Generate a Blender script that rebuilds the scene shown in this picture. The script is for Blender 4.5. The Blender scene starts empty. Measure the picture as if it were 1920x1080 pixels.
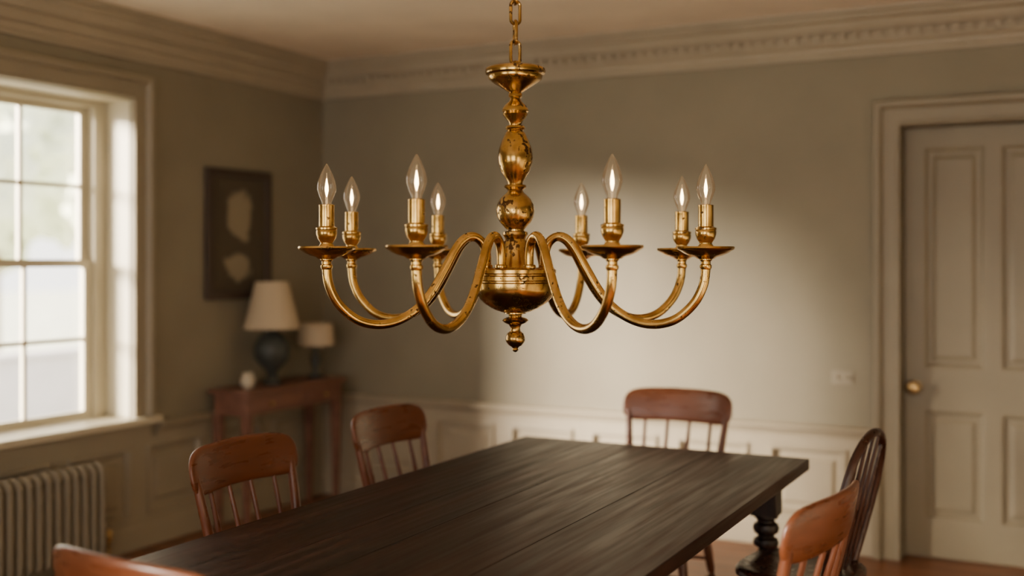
import bpy, bmesh, math, random
from mathutils import Vector, Matrix
random.seed(4)
C = bpy.context.scene.collection

# ---------------------------------------------------------------- materials
def newmat(name):
    m = bpy.data.materials.new(name); m.use_nodes = True
    nt = m.node_tree
    return m, nt, nt.nodes["Principled BSDF"]

def lin(r, g, b):
    f = lambda c: (c/255/12.92) if c/255 <= 0.04045 else ((c/255+0.055)/1.055)**2.4
    return (f(r), f(g), f(b), 1)

def paint(name, col, rough=0.6, var=0.06, bump=0.03, scale=3.0):
    m, nt, p = newmat(name)
    tc = nt.nodes.new("ShaderNodeTexCoord")
    n = nt.nodes.new("ShaderNodeTexNoise"); n.inputs["Scale"].default_value = scale
    n.inputs["Detail"].default_value = 5
    nt.links.new(tc.outputs["Object"], n.inputs["Vector"])
    r = nt.nodes.new("ShaderNodeValToRGB")
    r.color_ramp.elements[0].position = 0.3; r.color_ramp.elements[1].position = 0.7
    r.color_ramp.elements[0].color = tuple(c*(1-var) for c in col[:3])+(1,)
    r.color_ramp.elements[1].color = tuple(min(1, c*(1+var)) for c in col[:3])+(1,)
    nt.links.new(n.outputs["Fac"], r.inputs["Fac"])
    nt.links.new(r.outputs["Color"], p.inputs["Base Color"])
    p.inputs["Roughness"].default_value = rough
    n2 = nt.nodes.new("ShaderNodeTexNoise"); n2.inputs["Scale"].default_value = 120
    nt.links.new(tc.outputs["Object"], n2.inputs["Vector"])
    b = nt.nodes.new("ShaderNodeBump"); b.inputs["Strength"].default_value = bump
    b.inputs["Distance"].default_value = 0.002
    nt.links.new(n2.outputs["Fac"], b.inputs["Height"])
    nt.links.new(b.outputs["Normal"], p.inputs["Normal"])
    return m

def wood(name, dark, light, scale=(14, 1.2, 14), rough=0.35, bump=0.25, spec=0.5, fine=4.0, dist=0.15, lo=.36, hi=.66, bdist=.001):
    m, nt, p = newmat(name)
    tc = nt.nodes.new("ShaderNodeTexCoord")
    mp = nt.nodes.new("ShaderNodeMapping"); mp.inputs["Scale"].default_value = scale
    nt.links.new(tc.outputs["Object"], mp.inputs["Vector"])
    n = nt.nodes.new("ShaderNodeTexNoise"); n.inputs["Scale"].default_value = 1.2
    n.inputs["Detail"].default_value = 4; n.inputs["Roughness"].default_value = 0.5
    n.inputs["Distortion"].default_value = dist
    nt.links.new(mp.outputs["Vector"], n.inputs["Vector"])
    n3 = nt.nodes.new("ShaderNodeTexNoise"); n3.inputs["Scale"].default_value = fine
    n3.inputs["Detail"].default_value = 4
    nt.links.new(mp.outputs["Vector"], n3.inputs["Vector"])
    mx = nt.nodes.new("ShaderNodeMath"); mx.operation = 'MULTIPLY_ADD'
    mx.inputs[1].default_value = 0.4
    sc = nt.nodes.new("ShaderNodeMath"); sc.operation = 'MULTIPLY'; sc.inputs[1].default_value = 0.6
    nt.links.new(n.outputs["Fac"], sc.inputs[0])
    nt.links.new(n3.outputs["Fac"], mx.inputs[0]); nt.links.new(sc.outputs[0], mx.inputs[2])
    r = nt.nodes.new("ShaderNodeValToRGB")
    r.color_ramp.elements[0].position = lo; r.color_ramp.elements[1].position = hi
    r.color_ramp.elements[0].color = dark; r.color_ramp.elements[1].color = light
    nt.links.new(mx.outputs[0], r.inputs["Fac"])
    nt.links.new(r.outputs["Color"], p.inputs["Base Color"])
    rr = nt.nodes.new("ShaderNodeMapRange")
    rr.inputs["From Min"].default_value = 0.35; rr.inputs["From Max"].default_value = 0.65
    rr.inputs["To Min"].default_value = rough-0.04; rr.inputs["To Max"].default_value = rough+0.10
    nt.links.new(n3.outputs["Fac"], rr.inputs["Value"])
    nt.links.new(rr.outputs["Result"], p.inputs["Roughness"])
    p.inputs["Specular IOR Level"].default_value = spec
    b = nt.nodes.new("ShaderNodeBump"); b.inputs["Strength"].default_value = bump
    b.inputs["Distance"].default_value = bdist
    nt.links.new(mx.outputs[0], b.inputs["Height"])
    nt.links.new(b.outputs["Normal"], p.inputs["Normal"])
    return m

def brass(name, base=(0.62, 0.405, 0.125), rough=0.21, lo=.288, hi=.335, low=.62):
    m, nt, p = newmat(name)
    tc = nt.nodes.new("ShaderNodeTexCoord")
    n = nt.nodes.new("ShaderNodeTexNoise"); n.inputs["Scale"].default_value = 14
    n.inputs["Detail"].default_value = 4
    s = nt.nodes.new("ShaderNodeTexNoise"); s.inputs["Scale"].default_value = 85
    s.inputs["Detail"].default_value = 3
    nt.links.new(tc.outputs["Object"], n.inputs["Vector"])
    nt.links.new(tc.outputs["Object"], s.inputs["Vector"])
    mul = nt.nodes.new("ShaderNodeMath"); mul.operation = 'MULTIPLY'
    nt.links.new(n.outputs["Fac"], mul.inputs[0]); nt.links.new(s.outputs["Fac"], mul.inputs[1])
    r = nt.nodes.new("ShaderNodeValToRGB")
    r.color_ramp.elements[0].position = lo; r.color_ramp.elements[1].position = hi
    r.color_ramp.elements[0].color = (0, 0, 0, 1); r.color_ramp.elements[1].color = (1, 1, 1, 1)
    nt.links.new(mul.outputs[0], r.inputs["Fac"])
    r2 = nt.nodes.new("ShaderNodeValToRGB")
    r2.color_ramp.elements[0].position = 0.38; r2.color_ramp.elements[1].position = 0.62
    r2.color_ramp.elements[0].color = (base[0]*low, base[1]*(low-.06), base[2]*(low-.12), 1)
    r2.color_ramp.elements[1].color = tuple(min(1, c*1.15) for c in base)+(1,)
    nt.links.new(n.outputs["Fac"], r2.inputs["Fac"])
    mix = nt.nodes.new("ShaderNodeMix"); mix.data_type = 'RGBA'
    nt.links.new(r.outputs["Color"], mix.inputs["Factor"])
    nt.links.new(r2.outputs["Color"], mix.inputs["A"])
    mix.inputs["B"].default_value = (0.10, 0.05, 0.02, 1)
    nt.links.new(mix.outputs["Result"], p.inputs["Base Color"])
    p.inputs["Metallic"].default_value = 1.0
    mr = nt.nodes.new("ShaderNodeMapRange")
    mr.inputs["To Min"].default_value = rough; mr.inputs["To Max"].default_value = 0.5
    nt.links.new(r.outputs["Color"], mr.inputs["Value"])
    nt.links.new(mr.outputs["Result"], p.inputs["Roughness"])
    b = nt.nodes.new("ShaderNodeBump"); b.inputs["Strength"].default_value = 0.2
    b.inputs["Distance"].default_value = 0.001
    nt.links.new(s.outputs["Fac"], b.inputs["Height"])
    nt.links.new(b.outputs["Normal"], p.inputs["Normal"])
    return m

def glass(name, tint=(1, 1, 1, 1), refl=1.0, emit=0.0):
    m = bpy.data.materials.new(name); m.use_nodes = True
    nt = m.node_tree; nt.nodes.clear()
    out = nt.nodes.new("ShaderNodeOutputMaterial")
    t = nt.nodes.new("ShaderNodeBsdfTransparent"); t.inputs["Color"].default_value = tint
    g = nt.nodes.new("ShaderNodeBsdfGlossy"); g.inputs["Roughness"].default_value = 0.05
    f = nt.nodes.new("ShaderNodeFresnel"); f.inputs["IOR"].default_value = 1.45
    mu = nt.nodes.new("ShaderNodeMath"); mu.operation = 'MULTIPLY'; mu.inputs[1].default_value = refl
    mx = nt.nodes.new("ShaderNodeMixShader")
    nt.links.new(f.outputs[0], mu.inputs[0]); nt.links.new(mu.outputs[0], mx.inputs[0])
    nt.links.new(t.outputs[0], mx.inputs[1]); nt.links.new(g.outputs[0], mx.inputs[2])
    if emit > 0:
        e = nt.nodes.new("ShaderNodeEmission"); e.inputs["Color"].default_value = (1, 0.60, 0.28, 1)
        e.inputs["Strength"].default_value = emit
        ad = nt.nodes.new("ShaderNodeAddShader")
        nt.links.new(mx.outputs[0], ad.inputs[0]); nt.links.new(e.outputs[0], ad.inputs[1])
        nt.links.new(ad.outputs[0], out.inputs["Surface"])
    else:
        nt.links.new(mx.outputs[0], out.inputs["Surface"])
    return m

def emis(name, col, strength):
    m, nt, p = newmat(name)
    p.inputs["Base Color"].default_value = col
    p.inputs["Emission Color"].default_value = col
    p.inputs["Emission Strength"].default_value = strength
    return m

M_wall = paint("wall_paint", lin(139, 130, 110), 0.65)
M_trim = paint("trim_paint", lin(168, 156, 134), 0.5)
M_trim_shaded = paint("shade_darkened_trim_paint", lin(148, 137, 116), 0.5)  # trim colour darkened to carry the window wall's shade
M_door = paint("door_paint", lin(142, 131, 109), 0.45)
M_ceil = paint("ceiling_paint", lin(238, 222, 200), 0.8)
M_win = paint("window_paint", lin(198, 189, 164), 0.45)
M_floor = wood("floor_wood", lin(92, 52, 31), lin(144, 90, 56), (1.2, 10, 10), 0.35)
M_table = wood("table_wood", lin(20, 9, 6), lin(58, 30, 20), (11, .45, 11), 0.34, 0.5, spec=.36, bdist=.0015, lo=.36, hi=.68, dist=.6, fine=4)
M_tleg = wood("table_leg_wood", lin(24, 13, 9), lin(48, 28, 20), (14, 14, 1.2), 0.35)
M_chair = wood("chair_wood", lin(88, 47, 26), lin(116, 65, 37), (1.2, 9, 11), 0.28, 0.04)
M_chairv = wood("chair_spindle_wood", lin(86, 46, 26), lin(112, 63, 37), (16, 16, 2), 0.3, 0.04)
M_dchair = wood("dark_chair_wood", lin(46, 23, 14), lin(72, 38, 24), (10, 10, 2), 0.28, 0.05)
M_cons = wood("console_wood", lin(106, 70, 56), lin(134, 93, 75), (12, 2, 12), 0.45, 0.05)
M_brass = brass("aged_brass")
M_brassarm = brass("aged_brass_arms", base=(.64, .42, .13), lo=.335, hi=.39, low=.74)
M_knob = brass("knob_brass", (0.62, 0.43, 0.19), 0.3)
M_glass = glass("window_glass", refl=0.6)
M_bulb = glass("bulb_glass", (1, 0.99, 0.97, 1), 1.0, 0.045)
M_fil = emis("filament_glow", (1, 0.66, 0.32, 1), 22)
M_shade = paint("lamp_shade_fabric", lin(196, 179, 152), 0.9)
M_lampb = paint("lamp_ceramic", lin(62, 66, 63), 0.5)
M_rad = paint("radiator_enamel", lin(130, 120, 101), 0.55)
M_frame = paint("picture_frame_paint", lin(70, 57, 48), 0.5)
M_mat = paint("picture_mat", lin(86, 76, 62), 0.8)
M_cream = paint("cream_ceramic", lin(196, 186, 166), 0.4)
M_switch = paint("switch_plate", lin(158, 148, 128), 0.5)
M_ground = paint("grass", lin(200, 202, 186), 0.9, 0.2, 0.0)
M_leaf = paint("foliage", lin(206, 211, 188), 0.9, 0.16, 0.0, 5)
M_trunk = paint("bark", lin(150, 138, 125), 0.9)
M_stone = paint("pale_stone", lin(208, 202, 202), 0.9)

def artmat():
    m, nt, p = newmat("art_print")
    L = nt.links
    tc = nt.nodes.new("ShaderNodeTexCoord")
    n = nt.nodes.new("ShaderNodeTexNoise"); n.inputs["Scale"].default_value = 7
    n.inputs["Detail"].default_value = 3; n.inputs["Distortion"].default_value = 0.6
    L.new(tc.outputs["Object"], n.inputs["Vector"])
    def blob(loc, sc):
        mp = nt.nodes.new("ShaderNodeMapping"); mp.vector_type = 'POINT'
        mp.inputs["Scale"].default_value = (0, 1/sc[0], 1/sc[1])
        mp.inputs["Location"].default_value = (0, -loc[0]/sc[0], -loc[1]/sc[1])
        L.new(tc.outputs["Object"], mp.inputs["Vector"])
        ln = nt.nodes.new("ShaderNodeVectorMath"); ln.operation = 'LENGTH'
        L.new(mp.outputs["Vector"], ln.inputs[0]); return ln.outputs["Value"]
    mn = nt.nodes.new("ShaderNodeMath"); mn.operation = 'MINIMUM'
    L.new(blob((0, .10), (.12, .16)), mn.inputs[0]); L.new(blob((0, -.19), (.13, .085)), mn.inputs[1])
    ad = nt.nodes.new("ShaderNodeMath"); ad.operation = 'MULTIPLY_ADD'; ad.inputs[1].default_value = 1.6
    L.new(n.outputs["Fac"], ad.inputs[0]); L.new(mn.outputs[0], ad.inputs[2])
    r = nt.nodes.new("ShaderNodeValToRGB")
    r.color_ramp.elements[0].position = 0.55; r.color_ramp.elements[0].color = lin(150, 138, 114)
    r.color_ramp.elements[1].position = 0.66; r.color_ramp.elements[1].color = lin(80, 70, 56)
    hf = nt.nodes.new("ShaderNodeMath"); hf.operation = 'MULTIPLY'; hf.inputs[1].default_value = 0.36
    L.new(ad.outputs[0], hf.inputs[0]); L.new(hf.outputs[0], r.inputs["Fac"])
    L.new(r.outputs["Color"], p.inputs["Base Color"])
    p.inputs["Roughness"].default_value = 0.6
    return m
M_art = artmat()

# ---------------------------------------------------------------- builder
class MB:
    def __init__(s): s.v = []; s.f = []; s.m = []
    def add(s, v, f, mi=0):
        o = len(s.v); s.v += [tuple(x) for x in v]
        s.f += [tuple(i+o for i in q) for q in f]; s.m += [mi]*len(f)
    def box(s, x0, x1, y0, y1, z0, z1, mi=0):
        v = [(x0,y0,z0),(x1,y0,z0),(x1,y1,z0),(x0,y1,z0),(x0,y0,z1),(x1,y0,z1),(x1,y1,z1),(x0,y1,z1)]
        s.add(v, [(3,2,1,0),(4,5,6,7),(0,1,5,4),(1,2,6,5),(2,3,7,6),(3,0,4,7)], mi)
    def lathe(s, prof, c=(0,0,0), seg=32, mi=0):
        v = []; f = []
        for r, z in prof:
            r = max(r, 1e-5)
            for i in range(seg):
                a = 2*math.pi*i/seg
                v.append((c[0]+r*math.cos(a), c[1]+r*math.sin(a), c[2]+z))
        n = len(prof)
        up = prof[-1][1] > prof[0][1]
        for j in range(n-1):
            for i in range(seg):
                a = j*seg+i; b = j*seg+(i+1) % seg
                q = (a, b, b+seg, a+seg)
                f.append(q if up else q[::-1])
        cap0 = tuple(range(seg)); cap1 = tuple((n-1)*seg+i for i in range(seg))
        f.append(cap0[::-1] if up else cap0); f.append(cap1 if up else cap1[::-1])
        s.add(v, f, mi)
    def tube(s, pts, rad, seg=10, mi=0, closed=False):
        pts = [Vector(p) for p in pts]; n = len(pts)
        if not hasattr(rad, '__len__'): rad = [rad]*n
        tang = []
        for i in range(n):
            if closed: t = pts[(i+1) % n]-pts[i-1]
            else: t = pts[min(i+1, n-1)]-pts[max(i-1, 0)]
            tang.append(t.normalized())
        up = Vector((0, 0, 1)) if abs(tang[0].z) < 0.9 else Vector((1, 0, 0))
        nn = (up-tang[0]*up.dot(tang[0])).normalized()
        v = []
        for i in range(n):
            nn = (nn-tang[i]*nn.dot(tang[i])).normalized()
            bb = tang[i].cross(nn)
            for k in range(seg):
                a = 2*math.pi*k/seg
                v.append(pts[i]+(nn*math.cos(a)+bb*math.sin(a))*rad[i])
        f = []
        for j in range(n if closed else n-1):
            for k in range(seg):
                a = j*seg+k; b = j*seg+(k+1) % seg
                j2 = (j+1) % n
                f.append((a, b, j2*seg+(k+1) % seg, j2*seg+k))
        if not closed:
            f.append(tuple(range(seg))[::-1]); f.append(tuple((n-1)*seg+k for k in range(seg)))
        s.add(v, f, mi)
    def extrude(s, prof, fn0, fn1, mi=0):
        n = len(prof)
        v = [fn0(*p) for p in prof]+[fn1(*p) for p in prof]
        f = [(i, (i+1) % n, n+(i+1) % n, n+i) for i in range(n)]
        f += [tuple(range(n))[::-1], tuple(range(n, 2*n))]
        s.add(v, f, mi)
    def obj(s, name, mats, parent=None, loc=(0,0,0), rot=(0,0,0), bevel=0, smooth=True, ang=38, **kw):
        me = bpy.data.meshes.new(name); me.from_pydata(s.v, [], s.f)
        if not isinstance(mats, (list, tuple)): mats = [mats]
        for m in mats: me.materials.append(m)
        me.polygons.foreach_set("material_index", s.m)
        bm = bmesh.new(); bm.from_mesh(me); bmesh.ops.recalc_face_normals(bm, faces=bm.faces)
        bm.to_mesh(me); bm.free()
        if smooth:
            me.polygons.foreach_set("use_smooth", [True]*len(me.polygons))
            me.set_sharp_from_angle(angle=math.radians(ang))
        o = bpy.data.objects.new(name, me); C.objects.link(o)
        o.location = loc; o.rotation_euler = rot
        if parent: o.parent = parent
        if bevel:
            b = o.modifiers.new("Bevel", 'BEVEL'); b.width = bevel; b.segments = 2
            b.limit_method = 'ANGLE'; b.angle_limit = math.radians(50)
        for k, w in kw.items(): o[k] = w
        return o

def empty(name, loc=(0,0,0), rot=(0,0,0), **kw):
    o = bpy.data.objects.new(name, None); C.objects.link(o)
    o.location = loc; o.rotation_euler = rot; o.empty_display_size = 0.1
    for k, w in kw.items(): o[k] = w
    return o

def catmull(P, sub=6):
    P = [Vector(p) for p in P]; out = []
    for i in range(len(P)-1):
        p0 = P[max(i-1, 0)]; p1 = P[i]; p2 = P[i+1]; p3 = P[min(i+2, len(P)-1)]
        for k in range(sub):
            t = k/sub
            out.append(0.5*((2*p1)+(p2-p0)*t+(2*p0-5*p1+4*p2-p3)*t*t+(3*p1-p0-3*p2+p3)*t**3))
    out.append(P[-1]); return out

def copy_tree(root, name, loc, rotz, **kw):
    r = root.copy(); r.location = loc; r.rotation_euler = (0, 0, rotz)
    C.objects.link(r)
    for k, w in kw.items(): r[k] = w
    def rec(src, dst):
        for ch in src.children:
            c = ch.copy(); C.objects.link(c); c.parent = dst
            c.matrix_parent_inverse = ch.matrix_parent_inverse.copy()
            rec(ch, c)
    rec(root, r)
    return r

ST = dict(kind="structure")
XL, XR, YB, YF, H = -4.40, 1.3, 5.88, -1.3, 2.75

# ---------------------------------------------------------------- room shell
b = MB(); b.box(XL-0.3, XR+0.2, YF-0.2, YB+0.25, -0.1, 0)
b.obj("floor", M_floor, smooth=False, label="reddish brown wooden board floor of the dining room", category="floor", **ST)
b = MB(); b.box(XL-0.3, XR+0.2, YF-0.2, YB+0.25, H, H+0.1)
b.obj("ceiling", M_ceil, smooth=False, label="plain warm off-white plaster ceiling of the room", category="ceiling", **ST)

WINS = [(2.916, 4.247), (2.10, 2.64)]
ZW0, ZW1 = 0.66, 2.33
b = MB()
xs0, xs1 = XL-0.28, XL
ys = [YF-0.2] + [q for w in sorted(WINS) for q in w] + [YB+0.25]
for i in range(0, len(ys), 2): b.box(xs0, xs1, ys[i], ys[i+1], 0, H)
for (a, c) in WINS:
    b.box(xs0, xs1, a, c, 0, ZW0); b.box(xs0, xs1, a, c, ZW1, H)
b.obj("wall_left", M_wall, smooth=False, label="olive grey painted wall holding the sash windows", category="wall", **ST)

DX0, DX1, DZ = -0.83, 0.03, 2.17
b = MB()
b.box(XL, DX0, YB, YB+0.2, 0, H); b.box(DX1, XR, YB, YB+0.2, 0, H); b.box(DX0, DX1, YB, YB+0.2, DZ, H)
b.obj("wall_back", M_wall, smooth=False, label="olive grey painted wall with panelled wainscot and door", category="wall", **ST)
b = MB(); b.box(XR, XR+0.2, YF, YB, 0, H)
b.obj("wall_right", M_wall, smooth=False, label="plain olive grey painted side wall", category="wall", **ST)
b = MB()
ops = [(-3.8, -2.3), (-1.4, 0.4)]  # openings made in the unseen wall to let fill light in
xs = [XL, -3.8, -2.3, -1.4, 0.4, XR]
for i in (0, 2, 4): b.box(xs[i], xs[i+1], YF-0.15, YF, 0, H)
for a, c in ops: b.box(a, c, YF-0.15, YF, 0, 0.6); b.box(a, c, YF-0.15, YF, 2.3, H)
b.obj("wall_rear", M_wall, smooth=False, label="olive grey painted wall with two openings added for fill light", category="wall", **ST)

# crown
prof = [(0,2.535),(.022,2.535),(.026,2.552),(.038,2.560),(.040,2.588),(.060,2.598),(.064,2.606),(.064,2.650),(.092,2.654),(.096,2.664),
        (.106,2.672),(.116,2.696),(.145,2.702),(.150,2.708),(.150,2.728),(.178,2.733),(.182,2.75),(0,2.75)]
b = MB()
b.extrude(prof, lambda o,z:(XL, YB-o, z), lambda o,z:(XR, YB-o, z))
x = XL+0.1
while x < XR:
    b.box(x, x+0.032, YB-0.088, YB-0.060, 2.616, 2.648); x += 0.060
b.obj("trim_1", M_trim, ang=25, label="moulded crown cornice with small dentil blocks", category="cornice", **ST)
b = MB()
b.extrude(prof, lambda o,z:(XL+o, YF, z), lambda o,z:(XL+o, YB, z))
b.obj("trim_2", M_trim, ang=25, label="moulded crown cornice above the window wall", category="cornice", **ST)

# chair rails
rail = [(0,.572),(.016,.572),(.018,.596),(.028,.604),(.034,.620),(.056,.626),(.058,.646),(.05,.65),(0,.65)]
b = MB()
b.extrude(rail, lambda o,z:(XL, YB-o, z), lambda o,z:(DX0-.13, YB-o, z))
b.extrude(rail, lambda o,z:(DX1+.13, YB-o, z), lambda o,z:(XR, YB-o, z))
b.obj("trim_3", M_trim, ang=25, label="painted chair rail moulding along the wall", category="chair rail", **ST)
b = MB()
b.extrude(rail, lambda o,z:(XL+o, 4.42, z), lambda o,z:(XL+o, YB, z))
b.obj("trim_4", M_trim_shaded, ang=25, label="painted chair rail moulding beside the window", category="chair rail", **ST)

def panelrow(b, put, a0, a1, pan, z0, z1, pz0, pz1, face):
    A = [a0]+[q for p in pan for q in p]+[a1]; Z = [z0, pz0, pz1, z1]
    v = [put(a, z, face) for z in Z for a in A]; n = len(A); f = []
    for j in range(3):
        for i in range(n-1):
            if j == 1 and i % 2 == 1: continue
            f.append((j*n+i, j*n+i+1, (j+1)*n+i+1, (j+1)*n+i))
    b.add(v, f)
    rings = [(0, 0), (.003, .012), (.016, .014), (.022, .004), (.030, -.016), (.060, -.016), (.078, -.002), (.080, -.002)]
    for (p0, p1) in pan:
        v = []; f = []
        for (o, d) in rings:
            v += [put(p0+o, pz0+o, face+d), put(p1-o, pz0+o, face+d), put(p1-o, pz1-o, face+d), put(p0+o, pz1-o, face+d)]
        for r in range(len(rings)-1):
            for k in range(4): f.append((r*4+k, r*4+(k+1) % 4, (r+1)*4+(k+1) % 4, (r+1)*4+k))
        r = len(rings)-1; f.append((r*4, r*4+1, r*4+2, r*4+3)); b.add(v, f)
b = MB()
pans = []; x = -1.09
while x-.40 > XL+.03: pans.append((x-.40, x)); x -= .51
pans = pans[::-1]
panelrow(b, lambda a, z, d: (a, YB-d, z), XL, DX0-.13, pans, .10, .575, .17, .535, .018)
panelrow(b, lambda a, z, d: (a, YB-d, z), DX1+.13, XR, [(DX1+.22, DX1+.62)], .10, .575, .17, .535, .018)
b.obj("trim_5", M_trim, smooth=False, label="cream painted wainscot with moulded rectangular panels", category="wainscot", **ST)
b = MB()
pans = []; y = YB-.12
while y-.40 > YF+.03: pans.append((y-.40, y)); y -= .51
panelrow(b, lambda a, z, d: (XL+d, a, z), YF, YB, pans[::-1], .10, .575, .17, .535, .018)
b.obj("trim_6", M_trim_shaded, smooth=False, label="painted wainscot with moulded panels under the window", category="wainscot", **ST)
b = MB()
b.box(XL, DX0-.13, YB-0.026, YB, 0, 0.12); b.box(DX1+.13, XR, YB-0.026, YB, 0, 0.12)
b.obj("baseboard_back", M_trim, smooth=False, bevel=0.005, label="painted skirting board below the wainscot", category="baseboard", **ST)
b = MB(); b.box(XL, XL+0.026, YF, YB-0.026, 0, 0.12)
b.obj("baseboard_left", M_trim_shaded, smooth=False, bevel=0.005, label="painted skirting board on the window wall", category="baseboard", **ST)

CAS = [(0, 0), (0, .016), (.006, .030), (.018, .030), (.024, .020), (.085, .024), (.092, .038), (.10, .048), (.122, .050), (.13, .044), (.13, 0)]
def casing(b, put, a0, a1, zb, zt):
    n = len(CAS); v = []
    for (aa, zz_, sa, sz) in ((a0, zb, -1, 0), (a0, zt, -1, 1), (a1, zt, 1, 1), (a1, zb, 1, 0)):
        for (o, p) in CAS: v.append(put(aa+sa*o, zz_+sz*o, p))
    f = []
    for j in range(3):
        for i in range(n):
            f.append((j*n+i, j*n+(i+1) % n, (j+1)*n+(i+1) % n, (j+1)*n+i))
    f.append(tuple(range(n))[::-1]); f.append(tuple(3*n+i for i in range(n)))
    b.add(v, f)

# door
b = MB(); casing(b, lambda a, z, p: (a, YB-p, z), DX0, DX1, 0, DZ)
b.obj("trim_7", M_door, ang=30, label="wide moulded door casing painted olive cream", category="door casing", **ST)
b = MB()
y0, y1 = YB+0.10, YB+0.14
lx0, lx1 = DX0+.004, DX1-.004
px = [lx0, lx0+.088, lx0+.378, lx0+.446, lx1-.088, lx1]
b.box(lx0, lx1, y0+.02, y1, .01, DZ-.004)
zs = [.01, .19, .745, .955, 2.07, DZ-.004]
gv = [(X, y0, Z) for Z in zs for X in px]; gf = []
holes = {(1,1),(3,1),(1,3),(3,3)}
for j in range(5):
    for i in range(5):
        if (i, j) not in holes: gf.append((j*6+i, j*6+i+1, (j+1)*6+i+1, (j+1)*6+i))
b.add(gv, gf)
for (i, j) in sorted(holes):
    x0, x1, z0, z1 = px[i], px[i+1], zs[j], zs[j+1]
    rings = [(0, 0), (.004, .001), (.012, .003), (.016, .014), (.022, .019), (.045, .019), (.062, .010), (.064, .010)]
    v = []
    for (o, dpt) in rings:
        v += [(x0+o, y0+dpt, z0+o), (x1-o, y0+dpt, z0+o), (x1-o, y0+dpt, z1-o), (x0+o, y0+dpt, z1-o)]
    f = []
    for r in range(len(rings)-1):
        for k in range(4): f.append((r*4+k, r*4+(k+1) % 4, (r+1)*4+(k+1) % 4, (r+1)*4+k))
    r = len(rings)-1; f.append((r*4, r*4+1, r*4+2, r*4+3)); b.add(v, f)
b.box(lx0, lx1, y0+.0005, y0+.02, .005, .011)
b.box(lx0, lx0+.001, y0+.0002, y0+.02, .01, DZ-.004)
d = b.obj("door_1", M_door, smooth=False, label="four-panel painted wooden door with brass knob", category="door", **ST)
b = MB()
b.lathe([(0.030, 0), (0.030, .006), (.012, .01), (.012, .04), (.023, .046), (.034, .06), (.035, .072), (.026, .086), (0, .092)])
b.obj("door_knob", M_knob, parent=d, loc=(lx0+.047, y0-.0005, .86), rot=(math.pi/2, 0, 0), label="round brass door knob")
b = MB(); b.box(DX0, DX1, YB+0.145, YB+0.2, 0, DZ)
b.obj("trim_8", M_door, smooth=False, label="door stop board closing the doorway", category="door stop", **ST)

# light switch
sw = MB(); sw.box(-.055, .055, -.008, 0, -.036, .036)
so = sw.obj("light_switch", M_switch, loc=(-1.117, YB, .90), bevel=0.003, label="small cream double light switch on the wall", category="light switch")
for k in (-.025, .025):
    t = MB(); t.box(k-.006, k+.006, -.02, -.008, -.01, .012)
    t.obj("toggle", M_trim, parent=so, bevel=0.002)

# windows
def window(n, y0, y1, cols):
    b = MB()
    b.box(XL-.28, XL-.17, y0, y0+.08, ZW0, ZW1); b.box(XL-.28, XL-.17, y1-.08, y1, ZW0, ZW1)
    b.box(XL-.28, XL-.17, y0+.08, y1-.08, ZW1-.04, ZW1)
    b.box(XL-.28, XL-.17, y0+.08, y1-.08, ZW0, ZW0+.03)
    b.box(XL-.17, XL, y0, y0+.006, ZW0+.025, ZW1-.006); b.box(XL-.17, XL, y1-.006, y1, ZW0+.025, ZW1-.006)
    b.box(XL-.17, XL, y0, y1, ZW1-.006, ZW1)
    b.box(XL-.17, XL, y0+.001, y1-.001, ZW0, ZW0+.025)
    e = .16 if n == 1 else .12
    b.box(XL, XL+.07, y0-.15, y1+e, ZW0-.01, ZW0+.025)
    w = b.obj(f"window_{n}", M_win, smooth=False, bevel=0.003, label="tall white-painted sash window with small panes", category="window", **ST)
    gy0, gy1 = y0+.08, y1-.08
    for (za, zb, xc, nm) in ((1.47, ZW1-.04, XL-.235, "sash"), (ZW0+.03, 1.50, XL-.205, "sash")):
        s = MB(); st = .05
        s.box(xc-.015, xc+.015, gy0, gy0+st, za, zb); s.box(xc-.015, xc+.015, gy1-st, gy1, za, zb)
        s.box(xc-.015, xc+.015, gy0+st, gy1-st, za, za+.035); s.box(xc-.015, xc+.015, gy0+st, gy1-st, zb-.035, zb)
        W = gy1-gy0-2*st
        for k in range(1, cols):
            yc = gy0+st+W*k/cols; s.box(xc-.012, xc+.012, yc-.010, yc+.010, za+.03, zb-.03)
        zc = (za+zb)/2; s.box(xc-.011, xc+.011, gy0+st, gy1-st, zc-.010, zc+.010)
        so = s.obj(nm, M_win, parent=w, smooth=False)
        g = MB(); g.box(xc-.002, xc+.002, gy0+st*.6, gy1-st*.6, za+.02, zb-.02)
        g.obj("window_pane", M_glass, parent=so, smooth=False, label="clear glass")
    lk = MB(); lk.box(XL-.205, XL-.17, (y0+y1)/2-.03, (y0+y1)/2+.03, 1.50, 1.515)
    lk.obj("sash_lock", M_knob, parent=w, bevel=.003)
    c = MB(); casing(c, lambda a, z, p: (XL+p, a, z), y0, y1, ZW0+.025, ZW1)
    c.box(XL, XL+.024, y0-.12, y1+.12, ZW0-.09, ZW0-.01)
    c.obj(f"trim_{8+n}", M_trim_shaded, ang=30, label="moulded window casing and apron painted olive cream", category="window casing", **ST)
    L = bpy.data.lights.new("sky_portal", 'AREA'); L.shape = 'RECTANGLE'
    L.size = y1-y0; L.size_y = ZW1-ZW0
    L.cycles.is_portal = True
    o = bpy.data.objects.new("sky_portal", L); C.objects.link(o)
    o.location = (XL-.29, (y0+y1)/2, (ZW0+ZW1)/2)
    M = Matrix(((0, 0, -1), (-1, 0, 0), (0, 1, 0)))
    o.rotation_euler = M.to_euler()
window(1, *WINS[0], 3); window(2, *WINS[1], 2)  # second window is out of view, added to widen the sun patch
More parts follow.
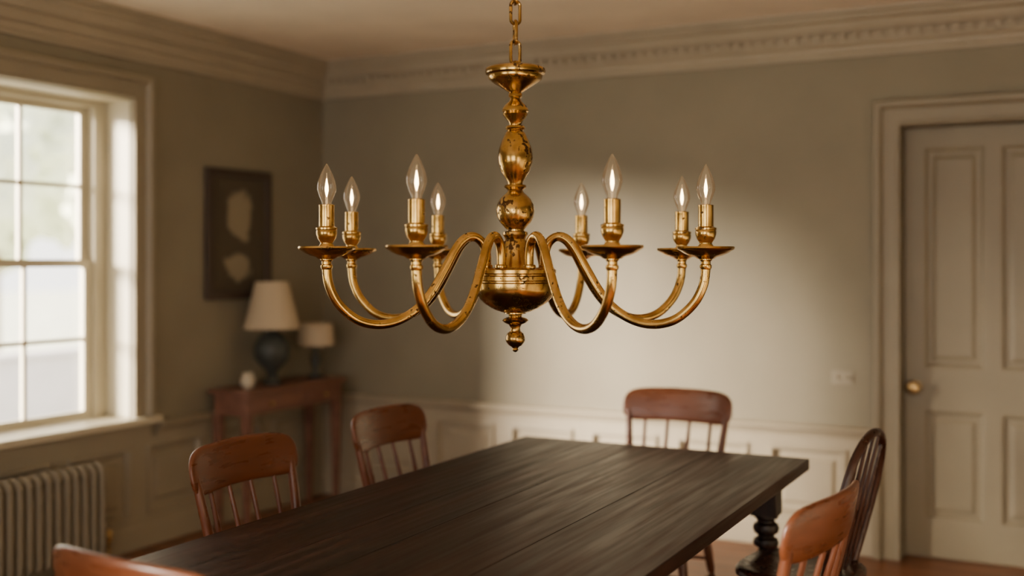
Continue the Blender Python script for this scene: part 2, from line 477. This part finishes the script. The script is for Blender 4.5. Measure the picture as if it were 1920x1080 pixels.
for a, c in ops:  # added unseen fill lights at the rear openings, not real lamps
    L = bpy.data.lights.new("rear_fill", 'AREA'); L.shape = 'RECTANGLE'; L.size = c-a; L.size_y = 1.7
    L.energy = 12 if a > -2 else 3; L.color = (1, .88, .74)
    o = bpy.data.objects.new("rear_fill", L); C.objects.link(o)
    o.location = ((a+c)/2, YF+.01, 1.45)
    o.rotation_euler = Vector((-.1, 1, .85)).to_track_quat('-Z', 'Z').to_euler()

# ---------------------------------------------------------------- radiator
rad = empty("radiator", (XL+.13, 3.35, 0), label="old cast-iron column radiator painted olive cream under window", category="radiator")
b = MB()
ns = 22; pit = .052
for i in range(ns):
    yc = (i-(ns-1)/2)*pit
    for xo in (-.045, .045):
        b.tube([(xo, yc, .10), (xo, yc, .14), (xo, yc, .44), (xo, yc, .48)], [.017, .021, .021, .017], 10)
    arc = [(.045*math.cos(math.pi*k/8), yc, .475+.035*math.sin(math.pi*k/8)) for k in range(9)]
    b.tube(arc, .020, 10)
    arc = [(.045*math.cos(math.pi*k/6), yc, .105-.018*math.sin(math.pi*k/6)) for k in range(7)]
    b.tube(arc, .020, 10)
b.tube([(0, -.58, .46), (0, .58, .46)], .014, 10); b.tube([(0, -.58, .12), (0, .58, .12)], .014, 10)
b.obj("radiator_body", M_rad, parent=rad)
for s in (-1, 1):
    for xo in (-.045, .045):
        f = MB(); f.lathe([(.024, 0), (.018, .02), (.014, .06), (.016, .1)], (xo, s*.546, 0), 12)
        f.obj("foot", M_rad, parent=rad)
v = MB(); v.tube([(0, .57, .12), (0, .63, .12), (0, .63, 0)], .01, 10); v.lathe([(.018, 0), (.02, .02), (.02, .05), (.012, .06)], (0, .63, .12), 12)
v.obj("valve", M_knob, parent=rad)

# ---------------------------------------------------------------- console table
cx0, cx1, cy0, cy1, ct = XL+.03, -4.077, 4.78, 5.69, .78
con = empty("console_table", ((cx0+cx1)/2, (cy0+cy1)/2, 0), label="narrow reddish wood console table beside the wall", category="side table")
hx, hy = (cx1-cx0)/2, (cy1-cy0)/2
b = MB(); b.box(-hx, hx, -hy, hy, ct-.025, ct); b.obj("tabletop", M_cons, parent=con, bevel=.004, smooth=False)
b = MB()
b.box(-hx+.03, hx-.02, -hy+.02, hy-.02, ct-.14, ct-.025); b.obj("apron", M_cons, parent=con, bevel=.002, smooth=False)
for s in (-.25, .25):
    dr = MB(); dr.box(hx-.02, hx-.012, s-.17, s+.17, ct-.13, ct-.04)
    do = dr.obj("drawer_front", M_cons, parent=con, bevel=.003, smooth=False)
    k = MB(); k.lathe([(.006, 0), (.005, .008), (.011, .014), (.01, .02), (0, .024)], seg=14)
    k.obj("knob", M_knob, parent=do, loc=(hx-.0125, s, ct-.085), rot=(0, math.pi/2, 0))
for sx in (-1, 1):
    for sy in (-1, 1):
        l = MB(); X, Y = sx*(hx-.045), sy*(hy-.045)
        l.add([(X-.014,Y-.014,0),(X+.014,Y-.014,0),(X+.014,Y+.014,0),(X-.014,Y+.014,0),
               (X-.026,Y-.026,ct-.14),(X+.026,Y-.026,ct-.14),(X+.026,Y+.026,ct-.14),(X-.026,Y+.026,ct-.14)],
              [(3,2,1,0),(4,5,6,7),(0,1,5,4),(1,2,6,5),(2,3,7,6),(3,0,4,7)])
        l.obj("leg", M_cons, parent=con, bevel=.002, smooth=False)

# lamps
def shade_mesh(r0, r1, z0, z1):
    b = MB()
    b.lathe([(r0, z0), (r1, z1), (r1-.004, z1), (r0-.004, z0), (r0, z0)], seg=40)
    b.f = b.f[:-2]; b.m = b.m[:-2]
    for k in range(3):
        a = k*2*math.pi/3; b.tube([(0, 0, z1-.02), (r1*.97*math.cos(a), r1*.97*math.sin(a), z1-.005)], .002, 6)
    return b
l1 = empty("table_lamp", (-4.215, 5.15, ct), label="table lamp with round dark ceramic base and cream tapered shade", category="lamp")
b = MB()
b.lathe([(.055, 0), (.058, .012), (.045, .03), (.03, .05), (.035, .075), (.07, .11), (.098, .15), (.107, .195), (.098, .24), (.07, .28), (.035, .305), (.022, .32), (.02, .345)], seg=36)
b.obj("lamp_base", M_lampb, parent=l1)
b = MB(); b.tube([(0, 0, .34), (0, 0, .575)], .006, 8); b.lathe([(.016, 0), (.016, .05), (.008, .055)], (0, 0, .345), 14); b.lathe([(.004, 0), (.01, .01), (0, .025)], (0, 0, .575), 12)
b.obj("lamp_stem", M_knob, parent=l1)
shade_mesh(.162, .095, .325, .595).obj("lamp_shade", M_shade, parent=l1)
l2 = empty("table_lamp", (-4.22, 5.57, ct), label="small lamp with dark slim base and cream drum shade", category="lamp")
b = MB(); b.lathe([(.05, 0), (.05, .012), (.02, .025), (.014, .05), (.03, .09), (.032, .12), (.014, .16), (.01, .2)], seg=28)
b.obj("lamp_base", M_lampb, parent=l2)
b = MB(); b.tube([(0, 0, .19), (0, 0, .315)], .005, 8); b.obj("lamp_stem", M_knob, parent=l2)
shade_mesh(.114, .104, .200, .332).obj("lamp_shade", M_shade, parent=l2)
b = MB(); b.lathe([(.02, 0), (.03, .008), (.042, .035), (.04, .06), (.028, .075), (.03, .09), (.026, .09), (.024, .075), (.03, .06), (0, .02)], seg=24)
b.obj("small_vase", M_cream, loc=(-4.18, 4.9, ct), label="small round cream ceramic vase on the console table", category="vase")

# picture
py0, py1, pz0, pz1 = 4.786, 5.342, 1.275, 2.025
pic = empty("framed_picture", (XL, (py0+py1)/2, (pz0+pz1)/2), label="framed abstract print with dark wood frame on wall", category="picture")
w2, h2, fw = (py1-py0)/2, (pz1-pz0)/2, .05
b = MB()
b.box(.002, .032, -w2, -w2+fw, -h2, h2); b.box(.002, .032, w2-fw, w2, -h2, h2)
b.box(.002, .032, -w2+fw, w2-fw, h2-fw, h2); b.box(.002, .032, -w2+fw, w2-fw, -h2, -h2+fw)
b.obj("picture_frame", M_frame, parent=pic, bevel=.006, smooth=False)
b = MB(); b.box(.002, .014, -w2+fw*.9, w2-fw*.9, -h2+fw*.9, h2-fw*.9); b.obj("mat_board", M_mat, parent=pic, smooth=False)
b = MB(); b.box(.014, .017, -w2+.085, w2-.085, -h2+.085, h2-.085); b.obj("art_print", M_art, parent=pic, smooth=False)

# ---------------------------------------------------------------- dining table
TX0, TX1, TY0, TY1, TT = -2.135, -.935, 2.04, 4.28, .75
tcx, tcy = (TX0+TX1)/2, (TY0+TY1)/2
tab = empty("dining_table", (tcx, tcy, 0), label="long dark-stained plank dining table with turned legs", category="table")
hx, hy = (TX1-TX0)/2, (TY1-TY0)/2
b = MB()
cuts = [-hx, -hx+.31, -hx+.50, -hx+.83, hx]
for i in range(4):
    b.box(cuts[i]+.0003, cuts[i+1]-.0003, -hy, hy, TT-.042, TT)
b.obj("tabletop", M_table, parent=tab, bevel=.0022, smooth=False)
b = MB(); ix, iy = hx-.14, hy-.10
b.box(-ix, ix, -iy-.012, -iy+.012, TT-.14, TT-.042); b.box(-ix, ix, iy-.012, iy+.012, TT-.14, TT-.042)
b.box(-ix-.012, -ix+.012, -iy, iy, TT-.14, TT-.042); b.box(ix-.012, ix+.012, -iy, iy, TT-.14, TT-.042)
b.obj("apron", M_tleg, parent=tab, bevel=.002, smooth=False)
for sx in (-1, 1):
    for sy in (-1, 1):
        l = MB(); l.box(-.049, .049, -.049, .049, .545, TT-.042)
        l.lathe([(.03, 0), (.036, .02), (.03, .05), (.026, .07), (.036, .085), (.04, .1), (.034, .14), (.036, .2), (.046, .28), (.049, .34), (.042, .385), (.028, .41),
                 (.028, .42), (.045, .43), (.048, .442), (.044, .455), (.031, .462), (.031, .47), (.045, .48), (.049, .495), (.045, .51), (.033, .518), (.033, .528), (.045, .535), (.045, .546)], seg=28)
        l.obj("leg", M_tleg, parent=tab, loc=(sx*ix, sy*iy, 0), bevel=.002)

# ---------------------------------------------------------------- chairs
def back_y(z): return -.175-.2*(z-.45)
def make_chair(loc, rot, **kw):
    ch = empty("dining_chair", loc, (0, 0, rot), **kw)
    b = MB(); N = 40
    def outline(a, k=1.0):
        c, s = math.cos(a), math.sin(a); e = .45
        x = math.copysign(abs(c)**e, c)*.215*k; y = math.copysign(abs(s)**e, s)*.205*k
        return x*(1+.06*y/.2), y
    rings = [(.93, .418), (1.0, .428), (1.0, .446), (.965, .453), (.8, .449), (.45, .443), (.02, .442)]
    v = []; f = []
    for k, z in rings:
        for i in range(N):
            x, y = outline(2*math.pi*i/N, k); v.append((x, y, z))
    for j in range(len(rings)-1):
        for i in range(N):
            f.append((j*N+i, j*N+(i+1) % N, (j+1)*N+(i+1) % N, (j+1)*N+i))
    f.append(tuple(range(N))[::-1]); f.append(tuple((len(rings)-1)*N+i for i in range(N)))
    b.add(v, f); b.obj("seat", M_chair, parent=ch, ang=60)
    b = MB(); K = 33; S = 20; v = []; f = []
    def bow(u): return -.045*(1-u*u)
    for i in range(K):
        u = -math.cos(math.pi*i/(K-1))
        hh = .070*max(0.0, 1-abs(u)**9)**.4+.0015; th = .0125*max(0.0, 1-abs(u)**12)**.4+.001
        zc = .853+.010*(1-u*u)
        for k in range(S):
            a = 2*math.pi*k/S; c, s = math.cos(a), math.sin(a)
            dy = math.copysign(abs(c)**.6, c)*th; dz = math.copysign(abs(s)**.6, s)*hh
            z = zc+dz
            v.append((.25*u, back_y(z)+bow(u)+dy, z))
    for i in range(K-1):
        for k in range(S): f.append((i*S+k, i*S+(k+1) % S, (i+1)*S+(k+1) % S, (i+1)*S+k))
    f.append(tuple(range(S))[::-1]); f.append(tuple((K-1)*S+k for k in range(S)))
    b.add(v, f); b.obj("top_rail", M_chair, parent=ch, ang=70)
    for s in (-1, 1):
        b = MB(); pts = []
        for t in [0, .15, .3, .45, .6, .75, .9, 1]:
            z = .44+t*(.85-.44); x = s*(.185+.04*t); pts.append((x, back_y(z)-.008*t, z))
        b.tube(pts, [.013, .017, .019, .017, .016, .015, .014, .011], 12)
        b.obj("back_post", M_chairv, parent=ch)
    for u in (-.6, -.2, .2, .6):
        b = MB(); z0, z1 = .44, .81
        b.tube([(u*.235+(.25*u-u*.235)*t, back_y(z0+(z1-z0)*t)+bow(u)*t-.006*(1-t), z0+(z1-z0)*t) for t in (0, .25, .5, .75, 1)],
               [.007, .0095, .009, .008, .007], 10)
        b.obj("spindle", M_chairv, parent=ch)
    feet = {}
    for sx in (-1, 1):
        for sy in (-1, 1):
            b = MB(); p0 = Vector((sx*.15, sy*.145, .425)); p1 = Vector((sx*.205, sy*.2, 0))
            ts = [0, .08, .12, .16, .35, .55, .6, .65, .9, 1]
            rs = [.014, .017, .013, .018, .02, .017, .012, .016, .012, .011]
            b.tube([p0.lerp(p1, t) for t in ts], rs, 12)
            b.obj("leg", M_chairv, parent=ch); feet[(sx, sy)] = (p0, p1)
    def at(k, t): return feet[k][0].lerp(feet[k][1], t)
    pairs = [(at((-1,-1),.6), at((-1,1),.6)), (at((1,-1),.6), at((1,1),.6)), (at((-1,1),.45), at((1,1),.45)), (at((-1,-1),.45), at((1,-1),.45))]
    for a, c in pairs:
        b = MB(); b.tube([a.lerp(c, t) for t in (0, .2, .5, .8, 1)], [.007, .009, .013, .009, .007], 10)
        b.obj("stretcher", M_chairv, parent=ch)
    return ch
G = "spindle-back dining chairs around the table"
chA = make_chair((-2.115, 2.775, 0), -math.pi/2, label="warm brown wooden spindle-back dining chair at long table side", category="chair", group=G)
copy_tree(chA, "dining_chair", (-2.115, 3.605, 0), -math.pi/2)
copy_tree(chA, "dining_chair", (-1.603, 4.44, 0), math.pi, label="warm brown wooden spindle-back dining chair at the table end")
copy_tree(chA, "dining_chair", (-1.626, 1.865, 0), math.radians(-5), label="warm brown wooden spindle-back dining chair at the table end")
copy_tree(chA, "dining_chair", (-.848, 2.86, 0), math.radians(83), label="warm brown wooden spindle-back chair beside a hoop-back chair")

# windsor
ws = empty("windsor_chair", (-.870, 3.86, 0), (0, 0, math.radians(84)), label="dark brown hoop-back windsor chair near the table corner", category="chair")
b = MB(); N = 36
rings = [(.9, .425), (1.0, .437), (1.0, .452), (.96, .46), (.75, .455), (.4, .45), (.02, .449)]
v = []; f = []
for k, z in rings:
    for i in range(N):
        a = 2*math.pi*i/N; c, s = math.cos(a), math.sin(a)
        v.append((math.copysign(abs(c)**.7, c)*.205*k*(1+.1*s), math.copysign(abs(s)**.7, s)*.205*k, z))
for j in range(len(rings)-1):
    for i in range(N): f.append((j*N+i, j*N+(i+1) % N, (j+1)*N+(i+1) % N, (j+1)*N+i))
f.append(tuple(range(N))[::-1]); f.append(tuple((len(rings)-1)*N+i for i in range(N)))
b.add(v, f); b.obj("seat", M_dchair, parent=ws, ang=60)
def wy(z): return -.13-.24*(z-.45)
hp = []
for (x, z) in [(-.165, .45), (-.185, .55), (-.198, .66), (-.195, .76), (-.165, .85), (-.10, .905), (0, .925), (.10, .905), (.165, .85), (.195, .76), (.198, .66), (.185, .55), (.165, .45)]:
    hp.append((x, wy(z), z+.006))
hpc = catmull(hp, 5)
b = MB(); b.tube(hpc, .0145, 12); b.obj("hoop", M_dchair, parent=ws)
def hoopz(x):
    best = min((p for p in hpc if p.z > .7), key=lambda p: abs(p.x-x)); return best.z
for k in range(5):
    x0 = (-2+k)*.058; x1 = (-2+k)*.070; z1 = hoopz(x1)
    b = MB(); b.tube([(x0+(x1-x0)*t, wy(.45+(z1-.45)*t), .45+(z1-.45)*t) for t in (0, .3, .45, .5, .55, .7, 1)], [.006, .008, .0085, .011, .0085, .007, .005], 10)
    b.obj("spindle", M_dchair, parent=ws)
wf = {}
for sx in (-1, 1):
    for sy in (-1, 1):
        b = MB(); p0 = Vector((sx*.13, sy*.13, .435)); p1 = Vector((sx*.195, sy*.195, 0))
        b.tube([p0.lerp(p1, t) for t in [0, .1, .14, .18, .4, .6, .64, .68, .9, 1]], [.013, .018, .012, .018, .021, .016, .012, .016, .012, .011], 12)
        b.obj("leg", M_dchair, parent=ws); wf[(sx, sy)] = p0.lerp(p1, .6)
for a, c in [(wf[(-1,-1)], wf[(-1,1)]), (wf[(1,-1)], wf[(1,1)]), ((wf[(-1,-1)]+wf[(-1,1)])/2, (wf[(1,-1)]+wf[(1,1)])/2)]:
    b = MB(); b.tube([a.lerp(c, t) for t in (0, .2, .5, .8, 1)], [.007, .01, .014, .01, .007], 10)
    b.obj("stretcher", M_dchair, parent=ws)

# ---------------------------------------------------------------- chandelier
SC = 624.0
cp = (-1.532, 3.003)
chd = empty("chandelier", (cp[0], cp[1], 1.2), label="aged brass eight-arm chandelier with candle bulbs hanging on chain", category="chandelier")
def P(lst, z0=1.2): return [(w/SC, 1.5+(488-y)/SC-z0) for (y, w) in lst]
col = P([(172, 10), (176, 13), (181, 13), (184, 9), (190, 12), (197, 20), (205, 25), (209, 25), (211, 22), (214, 24), (220, 20), (228, 13), (234, 11), (236, 17), (240, 19), (243, 17), (245, 14),
         (248, 18), (254, 21), (265, 26), (280, 31), (295, 33), (305, 32), (320, 27), (332, 20), (340, 15), (345, 14), (347, 20), (351, 21), (354, 17), (357, 14), (361, 16),
         (366, 22), (373, 29), (383, 34), (395, 36), (407, 34), (417, 29), (426, 21), (430, 17), (433, 17), (435, 23), (440, 24), (444, 21), (448, 19), (453, 22), (465, 25), (480, 28), (492, 32), (502, 36), (507, 40)])
b = MB(); b.lathe(col, seg=48); b.obj("central_column", M_brass, parent=chd)
can = P([(121, 8), (124, 24), (126, 52), (129, 56), (133, 57), (138, 56), (141, 51), (144, 51), (148, 50), (153, 44), (160, 33), (167, 22), (172, 14), (174, 10)])
b = MB(); b.lathe(can, seg=48); b.obj("top_cup", M_brass, parent=chd)
bowl = P([(501, 30), (502, 60), (503, 72), (506, 77), (512, 77), (514, 73), (516, 73), (518, 77), (525, 77), (527, 73), (529, 73), (531, 76), (540, 76), (550, 73.5), (560, 67), (569, 58), (577, 46), (583, 33), (586, 22), (588, 14)])
b = MB(); b.lathe(bowl, seg=56); b.obj("hub_bowl", M_brass, parent=chd)
fin = P([(584, 20), (588, 20), (590, 13), (594, 12), (597, 21), (601, 25), (605, 21), (609, 12), (615, 9), (621, 10), (625, 15), (632, 18), (640, 18), (647, 13), (651, 7), (653, 5), (656, 6), (659, 4), (661, 0)])
b = MB(); b.lathe(fin, seg=36); b.obj("finial", M_brass, parent=chd)
# chain
b = MB(); z = 2.080-1.2; k = 0; lh, lw, wr = .080, .040, .0052
b.tube([( .012*math.cos(a), 0, z+.004+.014*math.sin(a)) for a in [2*math.pi*i/20 for i in range(20)]], .0038, 8, closed=True)
z += .005
while z+lh < 2.735-1.2:
    pts = []; hl = lh/2-lw/2
    for i in range(32):
        a = 2*math.pi*(i+.5)/32
        x = (lw/2-wr)*math.cos(a); z_ = (lw/2-wr)*math.sin(a)+(hl if math.sin(a) >= 0 else -hl)
        ra = math.radians(48) + (math.radians(80) if k % 2 else 0)
        pts.append((x*math.cos(ra), x*math.sin(ra), z+lh/2+z_))
    b.tube(pts, wr, 8, closed=True)
    z += lh-4*wr+.001; k += 1
ztop = z
b.obj("chain", M_brass, parent=chd)
b = MB(); zt = H-1.2
b.lathe([(.006, ztop-zt-.004), (.012, ztop-zt+.004), (.02, -.035), (.05, -.028), (.06, -.012), (.062, 0)], (0, 0, zt), 32)
b.obj("ceiling_rose", M_brass, parent=chd)

armc = catmull([(.098, 0, 1.462), (.095, 0, 1.49), (.097, 0, 1.525), (.109, 0, 1.554), (.134, 0, 1.570), (.163, 0, 1.564), (.192, 0, 1.533), (.227, 0, 1.472), (.269, 0, 1.405), (.317, 0, 1.355), (.377, 0, 1.324),
                (.437, 0, 1.317), (.495, 0, 1.334), (.545, 0, 1.378), (.572, 0, 1.43), (.579, 0, 1.48), (.579, 0, 1.508)], 7)
R0 = .579
def zz(z): return z-1.2
b = MB(); b.tube([(p.x, 0, zz(p.z)) for p in armc], .0134, 18)
b.lathe([(.0134, zz(1.474)), (.0168, zz(1.479)), (.0168, zz(1.486)), (.0130, zz(1.49)), (.0130, zz(1.496)), (.018, zz(1.501)), (.018, zz(1.508))], (R0, 0, 0), 20)
b.lathe([(.0134, zz(1.475)), (.0182, zz(1.477)), (.0192, zz(1.481)), (.0182, zz(1.486)), (.0134, zz(1.488))], (.0965, 0, 0), 18)
arm = b.obj("arm", M_brassarm, parent=chd)
b = MB(); b.lathe([(.010, zz(1.502)), (.024, zz(1.504)), (.030, zz(1.509)), (.046, zz(1.513)), (.062, zz(1.520)), (.072, zz(1.527)), (.078, zz(1.530)), (.0805, zz(1.534)), (.079, zz(1.5385)), (.075, zz(1.539)), (.068, zz(1.534)), (.054, zz(1.525)), (.03, zz(1.517)), (.012, zz(1.515))], seg=44)
pan = b.obj("drip_pan", M_brassarm, parent=arm, loc=(R0, 0, 0))
b = MB(); b.lathe([(.013, zz(1.513)), (.016, zz(1.52)), (.022, zz(1.532)), (.023, zz(1.538)), (.018, zz(1.546)), (.018, zz(1.55)), (.025, zz(1.56)), (.0290, zz(1.572)), (.0295, zz(1.58)), (.028, zz(1.584)), (.030, zz(1.586)), (.030, zz(1.591)), (.024, zz(1.593)), (.0215, zz(1.595)),
                   (.0215, zz(1.650)), (.0218, zz(1.651)), (.0218, zz(1.655)), (.016, zz(1.657))], seg=32)
slv = b.obj("candle_sleeve", M_brassarm, parent=arm, loc=(R0, 0, 0))
b = MB(); zb = zz(1.655)
b.lathe([(.0125, zb), (.014, zb+.008), (.021, zb+.025), (.0262, zb+.042), (.0265, zb+.052), (.024, zb+.066), (.018, zb+.083), (.011, zb+.098), (.005, zb+.109), (.001, zb+.115)], seg=28, mi=0)
b.f = b.f[:-2]; b.m = b.m[:-2]
b.lathe([(.004, zb), (.004, zb+.012), (.0015, zb+.022)], seg=8, mi=2)
b.lathe([(.0008, zb+.022), (.0032, zb+.030), (.0052, zb+.040), (.0047, zb+.052), (.0023, zb+.066), (.0008, zb+.074)], seg=14, mi=1)
blb = b.obj("light_bulb", [M_bulb, M_fil, M_cream], parent=arm, loc=(R0, 0, 0), label="clear candle bulb with glowing filament")
Lt = bpy.data.lights.new("bulb_light", 'POINT'); Lt.energy = 2.0; Lt.color = (1, .76, .50); Lt.shadow_soft_size = .004
lo = bpy.data.objects.new("bulb_light", Lt); C.objects.link(lo); lo.parent = arm; lo.location = (R0, 0, zb+.046)
yaw = math.radians(27.2)
rel = [22.5, 66.4, 117.4, 155.5, 204.0, 244.1, 295.0, 337.5]
angs = [yaw+math.radians(k) for k in rel]
arm.rotation_euler = (0, 0, angs[0])
for a in angs[1:]:
    c = arm.copy(); C.objects.link(c); c.parent = chd; c.rotation_euler = (0, 0, a)
    for ch in (pan, slv, blb, lo):
        q = ch.copy(); C.objects.link(q); q.parent = c

# ---------------------------------------------------------------- outside
b = MB(); b.box(-60, XL-.3, -40, 60, -.6, -.5)
b.obj("ground", M_ground, smooth=False, label="pale lawn outside the window", category="lawn", kind="structure")
from mathutils import noise
def tree(loc, r, h):
    t = empty("garden_tree", loc, label="leafy green tree in the garden outside", category="tree", group="trees outside the window")
    b = MB(); b.tube([(0, 0, 0), (.05, 0, h*.4), (0, .05, h*.7)], [.16, .12, .08], 10); b.obj("trunk", M_trunk, parent=t)
    bm = bmesh.new()
    for _ in range(7):
        m = Matrix.Translation((random.uniform(-.45, .45)*r, random.uniform(-.45, .45)*r, h*.62+random.uniform(-.5, .5)*r)) @ Matrix.Scale(random.uniform(.4, .55)*r, 4)
        bmesh.ops.create_icosphere(bm, subdivisions=4, radius=1, matrix=m)
    for v in bm.verts:
        n = noise.fractal(v.co*2.2+Vector(loc), 1, 2, 4)
        v.co += v.normal*n*.2*r
    me = bpy.data.meshes.new("foliage"); bm.to_mesh(me); bm.free(); me.materials.append(M_leaf)
    o = bpy.data.objects.new("foliage", me); C.objects.link(o); o.parent = t
for (x, y, r, h) in [(-15, 10.5, 1.8, 4.4), (-19.5, 15.2, 2.3, 5.4), (-14.5, 14.8, 1.7, 3.6), (-19.5, 20.5, 2.3, 5.0)]:
    tree((x, y, -.5), r, h)
b = MB(); b.box(-11.3, -11, 5, 16, -.5, .35); b.box(-11.36, -10.94, 5, 16, .35, .42)
b.obj("garden_wall", M_stone, smooth=False, bevel=.02, label="low pale stone garden wall outside the window", category="garden wall")

# ---------------------------------------------------------------- light
sun = bpy.data.lights.new("sun", 'SUN'); sun.energy = 66; sun.angle = math.radians(18); sun.color = (1, .87, .70)
so = bpy.data.objects.new("sun", sun); C.objects.link(so); so.location = (-10, -4, 6)
so.rotation_euler = Vector((.95, 1, -.31)).to_track_quat('-Z', 'Y').to_euler()
w = bpy.data.worlds.new("world"); bpy.context.scene.world = w; w.use_nodes = True
bg = w.node_tree.nodes["Background"]; bg.inputs["Color"].default_value = (1.0, .95, .88, 1); bg.inputs["Strength"].default_value = 4.8

# ---------------------------------------------------------------- camera
cam = bpy.data.cameras.new("camera"); co = bpy.data.objects.new("camera", cam); C.objects.link(co)
co.location = (0, 0, 1.5); co.rotation_euler = (math.pi/2, 0, yaw)
cam.sensor_width = 36; cam.lens = 2100/1920*36; cam.shift_y = -52/1920
cam.clip_start = .05
cam.dof.use_dof = True; cam.dof.focus_distance = 3.2; cam.dof.aperture_fstop = 1.0
bpy.context.scene.camera = co
